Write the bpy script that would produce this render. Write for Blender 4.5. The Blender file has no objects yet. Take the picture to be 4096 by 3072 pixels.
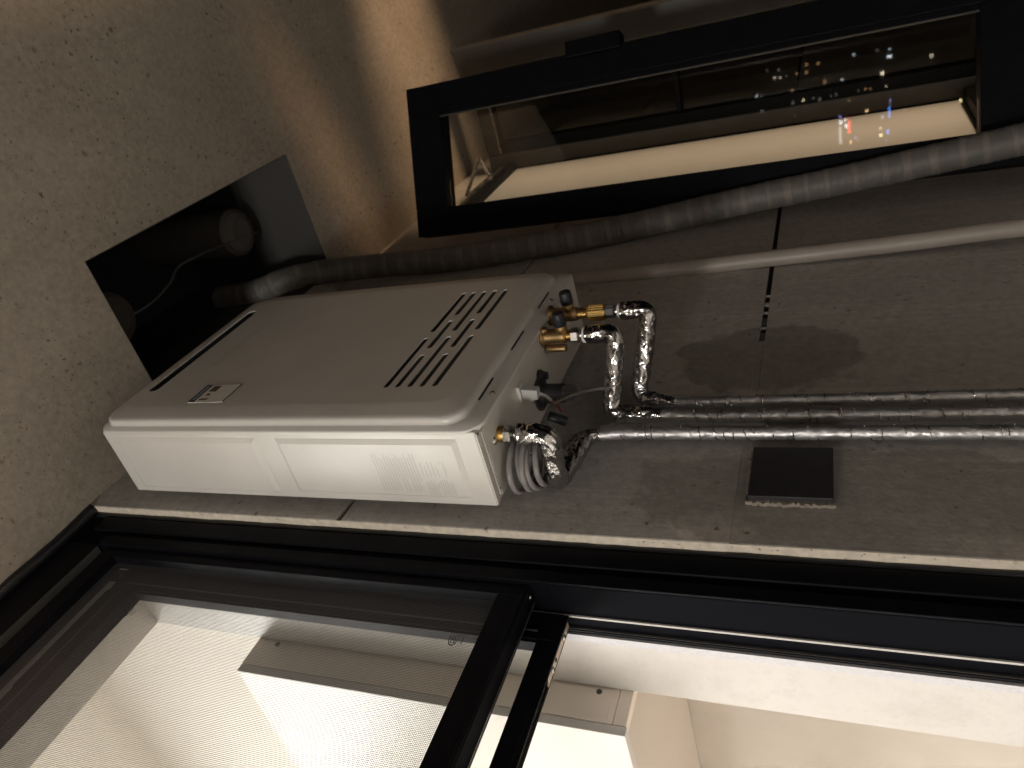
import bpy, bmesh, math, random
from mathutils import Vector, Matrix, noise
random.seed(7)
sc = bpy.context.scene
COL = sc.collection

# ------------------------------------------------------------------ camera
cam_d = bpy.data.cameras.new("camera"); cam = bpy.data.objects.new("camera", cam_d); COL.objects.link(cam)
right = Vector((0.32784542, 0.23898632, -0.91400379))      # phone held sideways: image right is almost straight down
up = Vector((0.54097053, -0.84064684, -0.02576399))
back = Vector((-0.77451163, -0.4860025, -0.40488677))
cam.matrix_world = Matrix(((right.x, up.x, back.x, 0), (right.y, up.y, back.y, 0), (right.z, up.z, back.z, 0), (0, 0, 0, 1)))
cam_d.sensor_width = 36.0; cam_d.lens = 26.18
cam_d.clip_start = 0.02; cam_d.clip_end = 400.0
cam_d.dof.use_dof = True; cam_d.dof.focus_distance = 0.92; cam_d.dof.aperture_fstop = 8.0
sc.camera = cam

# ------------------------------------------------------------------ night sky
w = bpy.data.worlds.new("World"); sc.world = w; w.use_nodes = True
nt = w.node_tree
sky = nt.nodes.new("ShaderNodeTexSky"); sky.sky_type = 'NISHITA'; sky.sun_disc = False
sky.sun_elevation = math.radians(-4); sky.sun_rotation = math.radians(200)
bgn = nt.nodes["Background"]; nt.links.new(sky.outputs[0], bgn.inputs[0]); bgn.inputs[1].default_value = 0.03
glow = nt.nodes.new("ShaderNodeBackground"); glow.inputs[0].default_value = (1.0, .80, .68, 1); glow.inputs[1].default_value = .023    # city glow on low cloud
ads = nt.nodes.new("ShaderNodeAddShader"); nt.links.new(bgn.outputs[0], ads.inputs[0]); nt.links.new(glow.outputs[0], ads.inputs[1])
nt.links.new(ads.outputs[0], nt.nodes["World Output"].inputs[0])

# ------------------------------------------------------------------ lamps: kitchen, outdoor and added fill
def light(name, kind, loc, energy, color, target=None, **kw):
    l = bpy.data.lights.new(name, kind); l.energy = energy; l.color = color
    for k, v in kw.items(): setattr(l, k, v)
    o = bpy.data.objects.new(name, l); COL.objects.link(o); o.location = loc
    if target is not None:
        o.rotation_euler = (Vector(target) - Vector(loc)).to_track_quat('-Z', 'Y').to_euler()
    return o
light("kitchen_ceiling_light", 'AREA', (-0.70, 2.25, 1.98), 105.0, (1.0, 0.975, 0.945), (-0.70, 2.25, 0), shape='SQUARE', size=1.3)
light("balcony_fill_light", 'POINT', (-2.3, 0.24, 0.40), 150.0, (1.0, 0.95, 0.89), shadow_soft_size=0.20)  # unseen fill lamp added behind the camera to brighten the balcony
light("street_floodlight", 'SPOT', (2.40, -3.3, -1.75), 700.0, (1.0, 0.66, 0.39), (2.32, 0.40, 1.0),
      spot_size=math.radians(46), spot_blend=0.2, shadow_soft_size=0.50)
light("ceiling_streak_spot", 'SPOT', (0.35, -4.5, -0.35), 1050.0, (1.0, 0.62, 0.34), (1.74, 0.40, 1.24),  # unseen added spot, cone narrowed to shape the warm ceiling streak
      spot_size=math.radians(2.6), spot_blend=1.0, shadow_soft_size=0.10)

sc.view_settings.view_transform = 'Standard'; sc.view_settings.look = 'None'
sc.view_settings.exposure = 0.0; sc.view_settings.gamma = 1.0
sc.view_settings.use_curve_mapping = False
sc.cycles.use_denoising = True
sc.cycles.max_bounces = 10; sc.cycles.diffuse_bounces = 6; sc.cycles.glossy_bounces = 5
sc.cycles.transparent_max_bounces = 24; sc.cycles.transmission_bounces = 8
sc.cycles.sample_clamp_indirect = 4.0
sc.cycles.caustics_reflective = False; sc.cycles.caustics_refractive = False

# ------------------------------------------------------------------ materials
def mat(name, base=(.5, .5, .5), rough=.5, metal=0.0, spec=.5):
    m = bpy.data.materials.new(name); m.use_nodes = True
    b = m.node_tree.nodes["Principled BSDF"]
    b.inputs["Base Color"].default_value = (*base, 1); b.inputs["Roughness"].default_value = rough
    b.inputs["Metallic"].default_value = metal; b.inputs["Specular IOR Level"].default_value = spec
    return m, m.node_tree, b
def N(nt, t, **kw):
    n = nt.nodes.new(t)
    for k, v in kw.items(): setattr(n, k, v)
    return n
def coords(nt, scale=(1, 1, 1)):
    tc = N(nt, "ShaderNodeTexCoord"); mp = N(nt, "ShaderNodeMapping"); mp.inputs["Scale"].default_value = scale
    geo = N(nt, "ShaderNodeNewGeometry")
    nt.links.new(geo.outputs["Position"], mp.inputs["Vector"]); return mp.outputs[0]
def tex_noise(nt, vec, scale, detail=4, rough=.55):
    n = N(nt, "ShaderNodeTexNoise"); n.inputs["Scale"].default_value = scale; n.inputs["Detail"].default_value = detail
    n.inputs["Roughness"].default_value = rough; nt.links.new(vec, n.inputs["Vector"]); return n.outputs["Fac"]
def ramp(nt, fac, stops):
    r = N(nt, "ShaderNodeValToRGB"); e = r.color_ramp.elements
    while len(e) < len(stops): e.new(.5)
    for i, (p, c) in enumerate(stops):
        e[i].position = p; e[i].color = (*c, 1) if len(c) == 3 else c
    nt.links.new(fac, r.inputs[0]); return r.outputs[0]
def mix(nt, fac, a, b, mode='MIX'):
    m = N(nt, "ShaderNodeMix", data_type='RGBA', blend_type=mode)
    for s, v in ((0, fac), (6, a), (7, b)):
        if isinstance(v, (int, float)): m.inputs[s].default_value = v
        elif isinstance(v, tuple): m.inputs[s].default_value = (*v, 1)
        else: nt.links.new(v, m.inputs[s])
    return m.outputs[2]
def math_n(nt, op, a, b=0.0):
    m = N(nt, "ShaderNodeMath", operation=op)
    for i, v in enumerate((a, b)):
        if isinstance(v, (int, float)): m.inputs[i].default_value = v
        else: nt.links.new(v, m.inputs[i])
    return m.outputs[0]
def bump(nt, b, h, strength=.2, dist=.002):
    n = N(nt, "ShaderNodeBump"); n.inputs["Strength"].default_value = strength; n.inputs["Distance"].default_value = dist
    nt.links.new(h, n.inputs["Height"]); nt.links.new(n.outputs[0], b.inputs["Normal"])

def speckled(name, lo, hi, spot, density, streak=False, stains=()):
    m, t, b = mat(name, hi, .85)
    v = coords(t)
    base = ramp(t, tex_noise(t, v, 6, 6), [(.3, lo), (.7, hi)])
    fine = ramp(t, tex_noise(t, v, 90, 3), [(.3, (.80, .80, .80)), (.7, (1.05, 1.05, 1.05))])
    base = mix(t, 1.0, base, fine, 'MULTIPLY')
    if streak:
        st = ramp(t, tex_noise(t, coords(t, (30, 1, .6)), 2.2, 3), [(.55, (1, 1, 1)), (.62, (1.16, 1.15, 1.13)), (.70, (1, 1, 1))])
        base = mix(t, .8, base, st, 'MULTIPLY')
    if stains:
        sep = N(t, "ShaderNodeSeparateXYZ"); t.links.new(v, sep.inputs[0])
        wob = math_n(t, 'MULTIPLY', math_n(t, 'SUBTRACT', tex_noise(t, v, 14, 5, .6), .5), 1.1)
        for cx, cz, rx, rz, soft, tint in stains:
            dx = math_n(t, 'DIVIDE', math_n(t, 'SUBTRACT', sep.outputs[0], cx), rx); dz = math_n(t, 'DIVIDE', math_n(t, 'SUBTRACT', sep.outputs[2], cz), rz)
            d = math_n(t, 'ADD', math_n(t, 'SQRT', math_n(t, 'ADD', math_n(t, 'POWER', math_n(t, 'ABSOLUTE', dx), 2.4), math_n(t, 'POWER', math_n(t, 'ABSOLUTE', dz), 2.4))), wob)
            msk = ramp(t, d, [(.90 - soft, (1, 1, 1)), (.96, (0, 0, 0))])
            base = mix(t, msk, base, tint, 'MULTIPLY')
    clus = ramp(t, tex_noise(t, v, 5.0, 3), [(.30, (0, 0, 0)), (.58, (1, 1, 1))])
    warp = N(t, "ShaderNodeVectorMath", operation='ADD')
    nv = N(t, "ShaderNodeTexNoise"); nv.inputs["Scale"].default_value = 120; t.links.new(v, nv.inputs["Vector"])
    sc_ = N(t, "ShaderNodeVectorMath", operation='SCALE'); sc_.inputs["Scale"].default_value = .011
    t.links.new(nv.outputs["Color"], sc_.inputs[0]); t.links.new(v, warp.inputs[0]); t.links.new(sc_.outputs[0], warp.inputs[1])
    for scale, rad in ((24, .12), (50, .15), (95, .17)):
        vo = N(t, "ShaderNodeTexVoronoi"); vo.inputs["Scale"].default_value = scale; t.links.new(warp.outputs[0], vo.inputs["Vector"])
        dot = ramp(t, vo.outputs["Distance"], [(rad * .55, (1, 1, 1)), (rad * 1.25, (0, 0, 0))])
        pick = ramp(t, vo.outputs["Color"], [(1 - density, (0, 0, 0)), (1 - density + .05, (1, 1, 1))])
        f = math_n(t, 'MULTIPLY', math_n(t, 'MULTIPLY', dot, pick), clus)
        base = mix(t, math_n(t, 'MULTIPLY', f, .85), base, spot)
    t.links.new(base, b.inputs["Base Color"])
    bump(t, b, tex_noise(t, v, 160, 4), .25, .002)
    return m
M = {}
M['ceiling'] = speckled("ceiling_plaster", (.36, .31, .25), (.43, .375, .305), (.10, .065, .045), .62)
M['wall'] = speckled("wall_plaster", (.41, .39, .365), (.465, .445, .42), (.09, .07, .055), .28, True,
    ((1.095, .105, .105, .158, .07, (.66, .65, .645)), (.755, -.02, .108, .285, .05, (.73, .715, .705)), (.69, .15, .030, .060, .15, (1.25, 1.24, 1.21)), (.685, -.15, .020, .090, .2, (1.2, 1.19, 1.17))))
M['edge'] = speckled("lit_edge_plaster", (.66, .59, .48), (.80, .73, .61), (.22, .15, .10), .5)  # wall plaster made paler, kitchen light put into the colour
M['patch'] = speckled("repair_mortar", (.30, .275, .25), (.335, .308, .282), (.10, .08, .07), .12)
M['patch_light'] = speckled("old_paint", (.42, .38, .335), (.48, .44, .385), (.10, .08, .07), .3)
M['recess'] = mat("recess_painted_shade", (.055, .052, .048), .9)[0]  # darker than the ceiling to paint shade inside the opening
M['slab'] = mat("upper_slab", (.02, .021, .025), .9)[0]  # near-black colour stands for the unlit void above the opening

def simple(key, name, col, rough, metal=0, spec=.5, grain=0., gscale=60, bmp=0.):
    m, t, b = mat(name, col, rough, metal, spec)
    v = coords(t)
    if grain:
        n = tex_noise(t, v, gscale, 4)
        t.links.new(ramp(t, n, [(.3, tuple(c * (1 - grain) for c in col)), (.7, tuple(min(1, c * (1 + grain)) for c in col))]), b.inputs["Base Color"])
        t.links.new(math_n(t, 'ADD', math_n(t, 'MULTIPLY', tex_noise(t, v, gscale * .4, 3), .2), rough - .1), b.inputs["Roughness"])
    if bmp: bump(t, b, tex_noise(t, v, gscale * 3, 3), bmp, .001)
    M[key] = m
simple('enamel', "white_enamel_steel", (.67, .65, .612), .34, grain=.045, gscale=9, bmp=.05)
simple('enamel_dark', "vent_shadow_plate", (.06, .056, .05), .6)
simple('black_slot', "slot_black", (.012, .012, .013), .7)
simple('alu', "black_aluminium", (.0050, .0052, .0072), .50, spec=.07, grain=.25, gscale=40, bmp=.05)
simple('alu_matte', "matte_black_aluminium", (.0040, .0042, .0060), .65, spec=.02)
simple('alu_grey', "grey_aluminium", (.050, .049, .046), .45, grain=.15, gscale=20)
simple('sealant', "black_sealant", (.011, .0115, .014), .42, grain=.2, gscale=30)
simple('brush', "grey_brush_seal", (.42, .41, .39), .8, grain=.1, gscale=200)
simple('gap_light', "painted_gap_light", (.78, .72, .62), .8)  # pale colour for kitchen light showing through the sash gap
simple('foam', "pale_foam_tape", (.50, .50, .52), .8, grain=.08, gscale=200)
simple('steel', "zinc_steel", (.62, .60, .57), .28, 1.0, grain=.1, gscale=80)
simple('steel_plate', "latch_steel", (.60, .50, .42), .42, .6, grain=.1, gscale=90)
simple('brass', "brass", (.62, .41, .14), .30, 1.0, grain=.12, gscale=60)
simple('bronze', "cast_bronze", (.36, .235, .11), .48, 1.0, grain=.15, gscale=50, bmp=.15)
simple('cap', "black_rubber_cap", (.012, .013, .017), .5)
simple('nut_grey', "grey_plastic", (.10, .10, .105), .5, grain=.1)
simple('white_plastic', "white_plastic", (.52, .52, .50), .4)
simple('cable', "grey_pvc_cable", (.25, .235, .23), .42, grain=.06, gscale=30)
simple('wire_red', "red_sleeve", (.30, .05, .04), .5)
simple('hose_a', "hose_grey", (.125, .118, .106), .55, grain=.12, gscale=25)
simple('hose_b', "hose_beige_band", (.172, .156, .138), .6, grain=.12, gscale=25)
simple('trim_panel', "cool_lit_panel", (.53, .56, .585), .6, grain=.02, gscale=5)  # cool grey stands in for a whiter light on the strip
simple('drain', "cream_pvc", (.31, .275, .24), .45, grain=.08, gscale=12)
simple('duct', "recess_pipe_grey", (.085, .078, .072), .6, grain=.06)
simple('plate', "charcoal_plate", (.022, .021, .023), .65, grain=.2, gscale=50, bmp=.1)
simple('mortar', "pale_mortar_bead", (.26, .23, .185), .9, grain=.25, gscale=120)
simple('groove', "joint_black", (.008, .008, .011), .8)
simple('filler', "joint_filler", (.12, .115, .10), .85)
simple('wire', "screen_wire", (.13, .128, .135), .5)
simple('ink', "print_grey", (.50, .487, .47), .7)
simple('ink_blue', "print_blue", (.035, .06, .15), .55)
simple('ink_dark', "print_dark", (.09, .065, .05), .6)
simple('ink_black', "print_black", (.02, .02, .02), .6)
simple('ink_faint', "print_faint_brown", (.61, .575, .525), .5)
simple('paper', "sticker_paper", (.82, .80, .74), .55)
simple('mark', "glass_print", (.03, .03, .035), .5)
simple('kitchen_wall', "kitchen_plaster", (.84, .81, .765), .7)
simple('cab', "lit_beige_lacquer", (.90, .80, .70), .35, grain=.02, gscale=8)  # raised paler to stand in for light missing on the end panel
simple('cab_under', "shaded_beige_lacquer", (.64, .57, .505), .4, grain=.02, gscale=8)  # darker copy of the cabinet beige, underside shade put into the colour
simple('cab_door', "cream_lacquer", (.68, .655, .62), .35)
simple('tile_warm', "warm_wall_tile", (.56, .51, .455), .25, grain=.07, gscale=7)
simple('counter', "pale_worktop", (.80, .78, .74), .4)
simple('floor', "floor_tile", (.58, .54, .49), .5, grain=.1, gscale=6)
simple('tower', "far_concrete", (.05, .045, .04), .9)
simple('white_foam', "white_pipe_foam", (.80, .80, .78), .6)

# pale stone tile of the kitchen reveal
m, t, b = mat("pale_stone_tile", (.78, .74, .68), .38)
v = coords(t)
c = ramp(t, tex_noise(t, v, 16, 7, .7), [(.30, (.47, .45, .425)), (.5, (.53, .51, .485)), (.7, (.50, .48, .455))])
c = mix(t, .5, c, ramp(t, tex_noise(t, v, 85, 5, .75), [(.34, (.86, .85, .83)), (.46, (1, 1, 1))]), 'MULTIPLY')
t.links.new(c, b.inputs["Base Color"]); bump(t, b, tex_noise(t, v, 90, 4), .08, .001)
M['stone'] = m
# crumpled aluminium foil
m, t, b = mat("aluminium_foil", (.55, .545, .545), .14, 1.0)
v = coords(t)
vo = N(t, "ShaderNodeTexVoronoi"); vo.inputs["Scale"].default_value = 115; vo.feature = 'F1'
nv = N(t, "ShaderNodeTexNoise"); nv.inputs["Scale"].default_value = 70; nv.inputs["Detail"].default_value = 3; t.links.new(v, nv.inputs["Vector"])
s_ = N(t, "ShaderNodeVectorMath", operation='SCALE'); s_.inputs["Scale"].default_value = .03; t.links.new(nv.outputs["Color"], s_.inputs[0])
a_ = N(t, "ShaderNodeVectorMath", operation='ADD'); t.links.new(v, a_.inputs[0]); t.links.new(s_.outputs[0], a_.inputs[1]); t.links.new(a_.outputs[0], vo.inputs["Vector"])
h = math_n(t, 'ADD', math_n(t, 'MULTIPLY', vo.outputs["Distance"], .8), tex_noise(t, v, 210, 4, .6))
bump(t, b, h, .34, .0014)
t.links.new(ramp(t, tex_noise(t, v, 40, 3), [(.3, (.08, .08, .08)), (.7, (.20, .20, .20))]), b.inputs["Roughness"])
M['foil'] = m
m2 = m.copy(); m2.name = "smooth_foil"; M['foil_smooth'] = m2
for n in m2.node_tree.nodes:
    if n.type == 'BUMP': n.inputs["Strength"].default_value = .22
    if n.type == 'VALTORGB':
        n.color_ramp.elements[0].color = (.40, .40, .40, 1); n.color_ramp.elements[1].color = (.58, .58, .58, 1)
# window glass: clear, mirror-like at Fresnel strength
def glass(key, name, tint, rough=.0):
    m = bpy.data.materials.new(name); m.use_nodes = True; t = m.node_tree; t.nodes.clear()
    o = N(t, "ShaderNodeOutputMaterial"); tr = N(t, "ShaderNodeBsdfTransparent"); tr.inputs[0].default_value = (*tint, 1)
    gl = N(t, "ShaderNodeBsdfGlossy"); gl.inputs["Roughness"].default_value = rough
    fr = N(t, "ShaderNodeFresnel"); bf = N(t, "ShaderNodeNewGeometry")
    ior = N(t, "ShaderNodeMix"); ior.inputs[2].default_value = 1.52; ior.inputs[3].default_value = 1 / 1.52     # both faces of the thin sheet behave alike
    t.links.new(bf.outputs["Backfacing"], ior.inputs[0]); t.links.new(ior.outputs[0], fr.inputs[0]); mx = N(t, "ShaderNodeMixShader")
    t.links.new(fr.outputs[0], mx.inputs[0]); t.links.new(tr.outputs[0], mx.inputs[1]); t.links.new(gl.outputs[0], mx.inputs[2])
    t.links.new(mx.outputs[0], o.inputs[0]); M[key] = m
glass('glass', "clear_glass", (.95, .96, .95)); glass('glass_dim', "night_glass", (.80, .79, .76))
def emit(key, name, col, s):
    m = bpy.data.materials.new(name); m.use_nodes = True; t = m.node_tree; t.nodes.clear()
    o = N(t, "ShaderNodeOutputMaterial"); e = N(t, "ShaderNodeEmission"); e.inputs[0].default_value = (*col, 1); e.inputs[1].default_value = s
    t.links.new(e.outputs[0], o.inputs[0]); M[key] = m
for k, c, s in (('o', (1, .55, .25), 2.4), ('O', (1, .62, .3), 9), ('g', (.75, .7, .62), 1.1), ('w', (1, .82, .62), 4.2), ('W', (1, .85, .65), 10), ('y', (1, .85, .5), 6),
                ('Y', (1, .85, .42), 12), ('c', (.75, .9, 1), 4), ('C', (.85, .92, 1), 11), ('b', (.35, .35, 1), 6), ('B', (.08, .28, 1), 11), ('r', (1, .06, .06), 4), ('R', (1, .03, .04), 14), ('g2', (.65, .72, .75), 5.5)):
    emit('lit_' + k, "lit_window_" + k, c, s)

# ------------------------------------------------------------------ object helpers
ORG = {}
def tag(o, label=None, cat=None, group=None, kind=None):
    if label: o['label'] = label
    if cat: o['category'] = cat
    if group: o['group'] = group
    if kind: o['kind'] = kind
    return o
def thing(name, label, cat, loc=(0, 0, 0), group=None):
    o = bpy.data.objects.new(name, None); COL.objects.link(o); o.location = loc; o.empty_display_size = .05
    ORG[o.name] = Vector(loc); return tag(o, label, cat, group)
class MB:
    """collects simple solids in world coordinates and links them as one mesh object"""
    def __init__(s): s.v = []; s.f = []
    def add(s, vs, fs):
        n = len(s.v); s.v += [tuple(p) for p in vs]; s.f += [tuple(i + n for i in f) for f in fs]; return s
    def box(s, x0, x1, y0, y1, z0, z1):
        return s.add([(x0, y0, z0), (x1, y0, z0), (x1, y1, z0), (x0, y1, z0), (x0, y0, z1), (x1, y0, z1), (x1, y1, z1), (x0, y1, z1)],
                     [(0, 3, 2, 1), (4, 5, 6, 7), (0, 1, 5, 4), (1, 2, 6, 5), (2, 3, 7, 6), (3, 0, 4, 7)])
    def quad(s, a, b, c, d): return s.add([a, b, c, d], [(0, 1, 2, 3)])
    def frustum(s, lo, hi):           # lo, hi: equal-length loops, closed solid
        n = len(lo); fs = [tuple(range(n))[::-1], tuple(range(n, 2 * n))]
        fs += [(i, (i + 1) % n, n + (i + 1) % n, n + i) for i in range(n)]
        return s.add(list(lo) + list(hi), fs)
    def lathe(s, p0, axis, prof, seg=24, squash=None):   # prof: (distance along axis, radius)
        ax = Vector(axis).normalized(); u = ax.orthogonal().normalized(); w_ = ax.cross(u); vs = []; fs = []
        p0 = Vector(p0)
        for d, r in prof:
            for k in range(seg):
                a = 2 * math.pi * k / seg; vs.append(p0 + ax * d + (u * math.cos(a) + w_ * math.sin(a)) * r)
        for i in range(len(prof) - 1):
            for k in range(seg): fs.append((i * seg + k, i * seg + (k + 1) % seg, (i + 1) * seg + (k + 1) % seg, (i + 1) * seg + k))
        fs.append(tuple(range(seg))[::-1]); fs.append(tuple((len(prof) - 1) * seg + k for k in range(seg)))
        return s.add(vs, fs)
    def tube(s, pts, r, seg=12, rfun=None, cap=True):
        pts = [Vector(p) for p in pts]; n = len(pts); T = []
        for i in range(n): T.append((pts[min(i + 1, n - 1)] - pts[max(i - 1, 0)]).normalized())
        u = T[0].orthogonal().normalized(); vs = []; fs = []
        for i in range(n):
            u = (u - T[i] * u.dot(T[i])).normalized(); w_ = T[i].cross(u)
            for k in range(seg):
                a = 2 * math.pi * k / seg; rr = rfun(i, a, pts[i]) if rfun else r
                vs.append(pts[i] + (u * math.cos(a) + w_ * math.sin(a)) * rr)
        for i in range(n - 1):
            for k in range(seg): fs.append((i * seg + k, i * seg + (k + 1) % seg, (i + 1) * seg + (k + 1) % seg, (i + 1) * seg + k))
        if cap: fs.append(tuple(range(seg))[::-1]); fs.append(tuple((n - 1) * seg + k for k in range(seg)))
        return s.add(vs, fs)
    def build(s, name, material, parent=None, bevel=0., smooth=False, seg=2):
        o_ = ORG[parent.name] if parent else Vector((0, 0, 0))
        if parent is None and s.v:
            xs = [p[0] for p in s.v]; ys = [p[1] for p in s.v]; zs = [p[2] for p in s.v]
            o_ = Vector(((min(xs) + max(xs)) / 2, (min(ys) + max(ys)) / 2, min(zs)))
        me = bpy.data.meshes.new(name); me.from_pydata([tuple(Vector(p) - o_) for p in s.v], [], s.f); me.update()
        me.materials.append(M[material] if isinstance(material, str) else material)
        bm = bmesh.new(); bm.from_mesh(me); bmesh.ops.recalc_face_normals(bm, faces=bm.faces); bm.to_mesh(me); bm.free()
        ob = bpy.data.objects.new(name, me); COL.objects.link(ob)
        if parent: ob.parent = parent
        else: ob.location = o_
        ORG[ob.name] = o_
        if bevel:
            md = ob.modifiers.new("bevel", 'BEVEL'); md.width = bevel; md.segments = seg; md.limit_method = 'ANGLE'; md.angle_limit = math.radians(40)
        if smooth:
            for p in me.polygons: p.use_smooth = True
        return ob
def box(name, mat_, dims, parent=None, bevel=0.): return MB().box(*dims).build(name, mat_, parent, bevel)
def arc_path(pts, radii, step=.004):
    """polyline with rounded corners, resampled"""
    P = [Vector(p) for p in pts]; out = [P[0]]
    for i in range(1, len(P) - 1):
        a = (P[i - 1] - P[i]).normalized(); b_ = (P[i + 1] - P[i]).normalized(); r = radii[i - 1] if isinstance(radii, (list, tuple)) else radii
        r = min(r, (P[i - 1] - P[i]).length * .48, (P[i + 1] - P[i]).length * .48)
        q0 = P[i] + a * r; q1 = P[i] + b_ * r
        for k in range(9):
            tt = k / 8; out.append(q0 * (1 - tt) ** 2 + P[i] * 2 * tt * (1 - tt) + q1 * tt ** 2)
    out.append(P[-1]); return resample(out, step)
def resample(P, step):
    out = [P[0].copy()]; acc = 0
    for a, b_ in zip(P[:-1], P[1:]):
        L = (b_ - a).length; d = step - acc
        while d <= L: out.append(a.lerp(b_, d / L)); d += step
        acc = (acc + L) % step if L else acc
    if (out[-1] - P[-1]).length > step * .3: out.append(P[-1].copy())
    return out
def spline(P, n=10):
    P = [Vector(p) for p in P]; Q = [P[0] * 2 - P[1]] + P + [P[-1] * 2 - P[-2]]; out = []
    for i in range(1, len(Q) - 2):
        for k in range(n):
            t_ = k / n; a, b_, c_, d = Q[i - 1:i + 3]
            out.append(.5 * ((2 * b_) + (c_ - a) * t_ + (2 * a - 5 * b_ + 4 * c_ - d) * t_ * t_ + (3 * b_ - a - 3 * c_ + d) * t_ ** 3))
    out.append(P[-1]); return out
def text_mesh(name, txt, size, mat_, parent, loc, xaxis, yaxis):
    cu = bpy.data.curves.new(name + "_c", 'FONT'); cu.body = txt; cu.size = size; cu.align_x = 'CENTER'; cu.align_y = 'CENTER'
    tmp = bpy.data.objects.new("tmp", cu); COL.objects.link(tmp)
    me = bpy.data.meshes.new_from_object(tmp.evaluated_get(bpy.context.evaluated_depsgraph_get())); bpy.data.objects.remove(tmp); bpy.data.curves.remove(cu)
    X = Vector(xaxis).normalized(); Y = Vector(yaxis).normalized(); Z = X.cross(Y); o_ = ORG[parent.name]
    me.transform(Matrix(((X.x, Y.x, Z.x, loc[0] - o_.x), (X.y, Y.y, Z.y, loc[1] - o_.y), (X.z, Y.z, Z.z, loc[2] - o_.z), (0, 0, 0, 1))))
    me.materials.clear(); me.materials.append(M[mat_]); me.name = name
    ob = bpy.data.objects.new(name, me); COL.objects.link(ob); ob.parent = parent; ORG[ob.name] = o_; return ob

# ================================================================== SETTING
W = 0.65      # plane of the house wall
C = 1.24      # ceiling height above the camera
# ceiling slab with a rectangular opening
HX0, HX1, HY0, HY1, HT = .905, 1.548, .282, .60, .21
mb = MB()
for d in ((-3, HX0, -.62, W + .02), (HX1, 8.0, -.62, W + .02), (HX0, HX1, -.62, HY0), (HX0, HX1, HY1, W + .02)):
    mb.box(d[0], d[1], d[2], d[3], C, C + HT)
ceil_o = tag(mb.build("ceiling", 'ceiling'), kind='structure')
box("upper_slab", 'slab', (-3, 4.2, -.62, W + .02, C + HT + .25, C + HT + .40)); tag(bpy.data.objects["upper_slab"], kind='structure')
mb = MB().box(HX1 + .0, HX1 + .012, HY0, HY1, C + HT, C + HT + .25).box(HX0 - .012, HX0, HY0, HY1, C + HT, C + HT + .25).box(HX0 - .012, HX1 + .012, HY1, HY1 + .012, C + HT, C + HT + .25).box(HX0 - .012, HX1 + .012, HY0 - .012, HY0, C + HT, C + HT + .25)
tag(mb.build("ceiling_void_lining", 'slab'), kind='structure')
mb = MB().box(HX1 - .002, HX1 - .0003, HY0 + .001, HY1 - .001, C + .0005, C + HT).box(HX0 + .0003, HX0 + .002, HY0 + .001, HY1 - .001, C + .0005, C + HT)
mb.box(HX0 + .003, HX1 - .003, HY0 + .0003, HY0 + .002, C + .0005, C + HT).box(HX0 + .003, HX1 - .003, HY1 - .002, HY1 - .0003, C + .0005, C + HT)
tag(mb.build("opening_shade_lining", 'recess'), kind='structure')  # dark sheets paint the shade on the opening's sides
tag(box("balcony_floor", 'floor', (-3, 8.0, -.62, 4.2, -1.62, -1.5)), kind='structure')
tag(box("ground", 'floor', (-200, 200, -200, 200, -14.1, -14.0)), kind='structure')

# pipes inside the ceiling opening
def capped(name, label, x, y, z, r):
    o = thing(name, label, "pipe", (x, y, z), "capped drain pipes in the ceiling opening")
    MB().lathe((x, y, z), (0, 0, 1), [(0, r * .9), (.004, r), (.30, r)], 40).build("pipe_body", 'duct', o, smooth=False)
    MB().lathe((x, y, z - .012), (0, 0, 1), [(0, r * .55), (.006, r * .84), (.012, r * .9)], 40).build("end_cap", 'duct', o)
capped("capped_pipe", "grey round capped pipe in the ceiling opening, at the end nearer the kitchen window", .995, .441, 1.375, .057)
capped("capped_pipe", "grey round capped pipe in the ceiling opening, at the end nearer the balcony end", 1.455, .432, 1.400, .060)
tag(MB().tube(resample(spline([(1.04, .47, 1.44), (1.11, .463, 1.40), (1.18, .445, 1.392), (1.23, .425, 1.395), (1.33, .43, 1.395), (1.47, .45, 1.39), (1.53, .46, 1.41)]), .008), .003, 8).build("loose_cable", 'nut_grey'),
    "thin pale cable curving inside the dark ceiling opening", "cable")

# ---- house wall beside and below the heater: panels divided by black joints
hw = thing("house_wall", "speckled grey-brown plaster house wall behind the water heater, divided by black joints", "wall", (.667, W, -1.5))
G1, G2, gw = .122, .694, .0048
xL, xR = .667, 8.0
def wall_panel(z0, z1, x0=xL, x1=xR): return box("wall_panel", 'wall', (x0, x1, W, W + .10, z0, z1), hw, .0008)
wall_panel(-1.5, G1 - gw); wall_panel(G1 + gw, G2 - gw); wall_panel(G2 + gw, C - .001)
box("joint_backing", 'groove', (xL + .003, xR, W + .009, W + .02, G1 - gw, G1 + gw), hw)
box("joint_backing", 'groove', (xL + .003, xR, W + .009, W + .02, G2 - gw, G2 + gw), hw)
box("joint_filler", 'wall', (xL, 1.150, W + .0008, W + .0088, G1 - gw - .0005, G1 + gw + .0005), hw)
for x, w_ in ((1.170, .030), (1.205, .004), (1.228, .022), (1.262, .004), (1.295, .010), (1.33, .003)):
    box("joint_smear", 'filler' if w_ > .01 else 'wall', (x - w_ / 2, x + w_ / 2, W + .004, W + .0088, G1 - gw, G1 + gw), hw)
# plaster edge returning to the window, kitchen light painted in as a paler tone
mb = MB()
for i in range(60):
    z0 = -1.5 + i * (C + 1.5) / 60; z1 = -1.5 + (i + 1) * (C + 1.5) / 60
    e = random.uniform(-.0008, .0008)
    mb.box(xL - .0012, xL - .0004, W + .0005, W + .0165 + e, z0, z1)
mb.build("plaster_edge", 'edge', hw)

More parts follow.
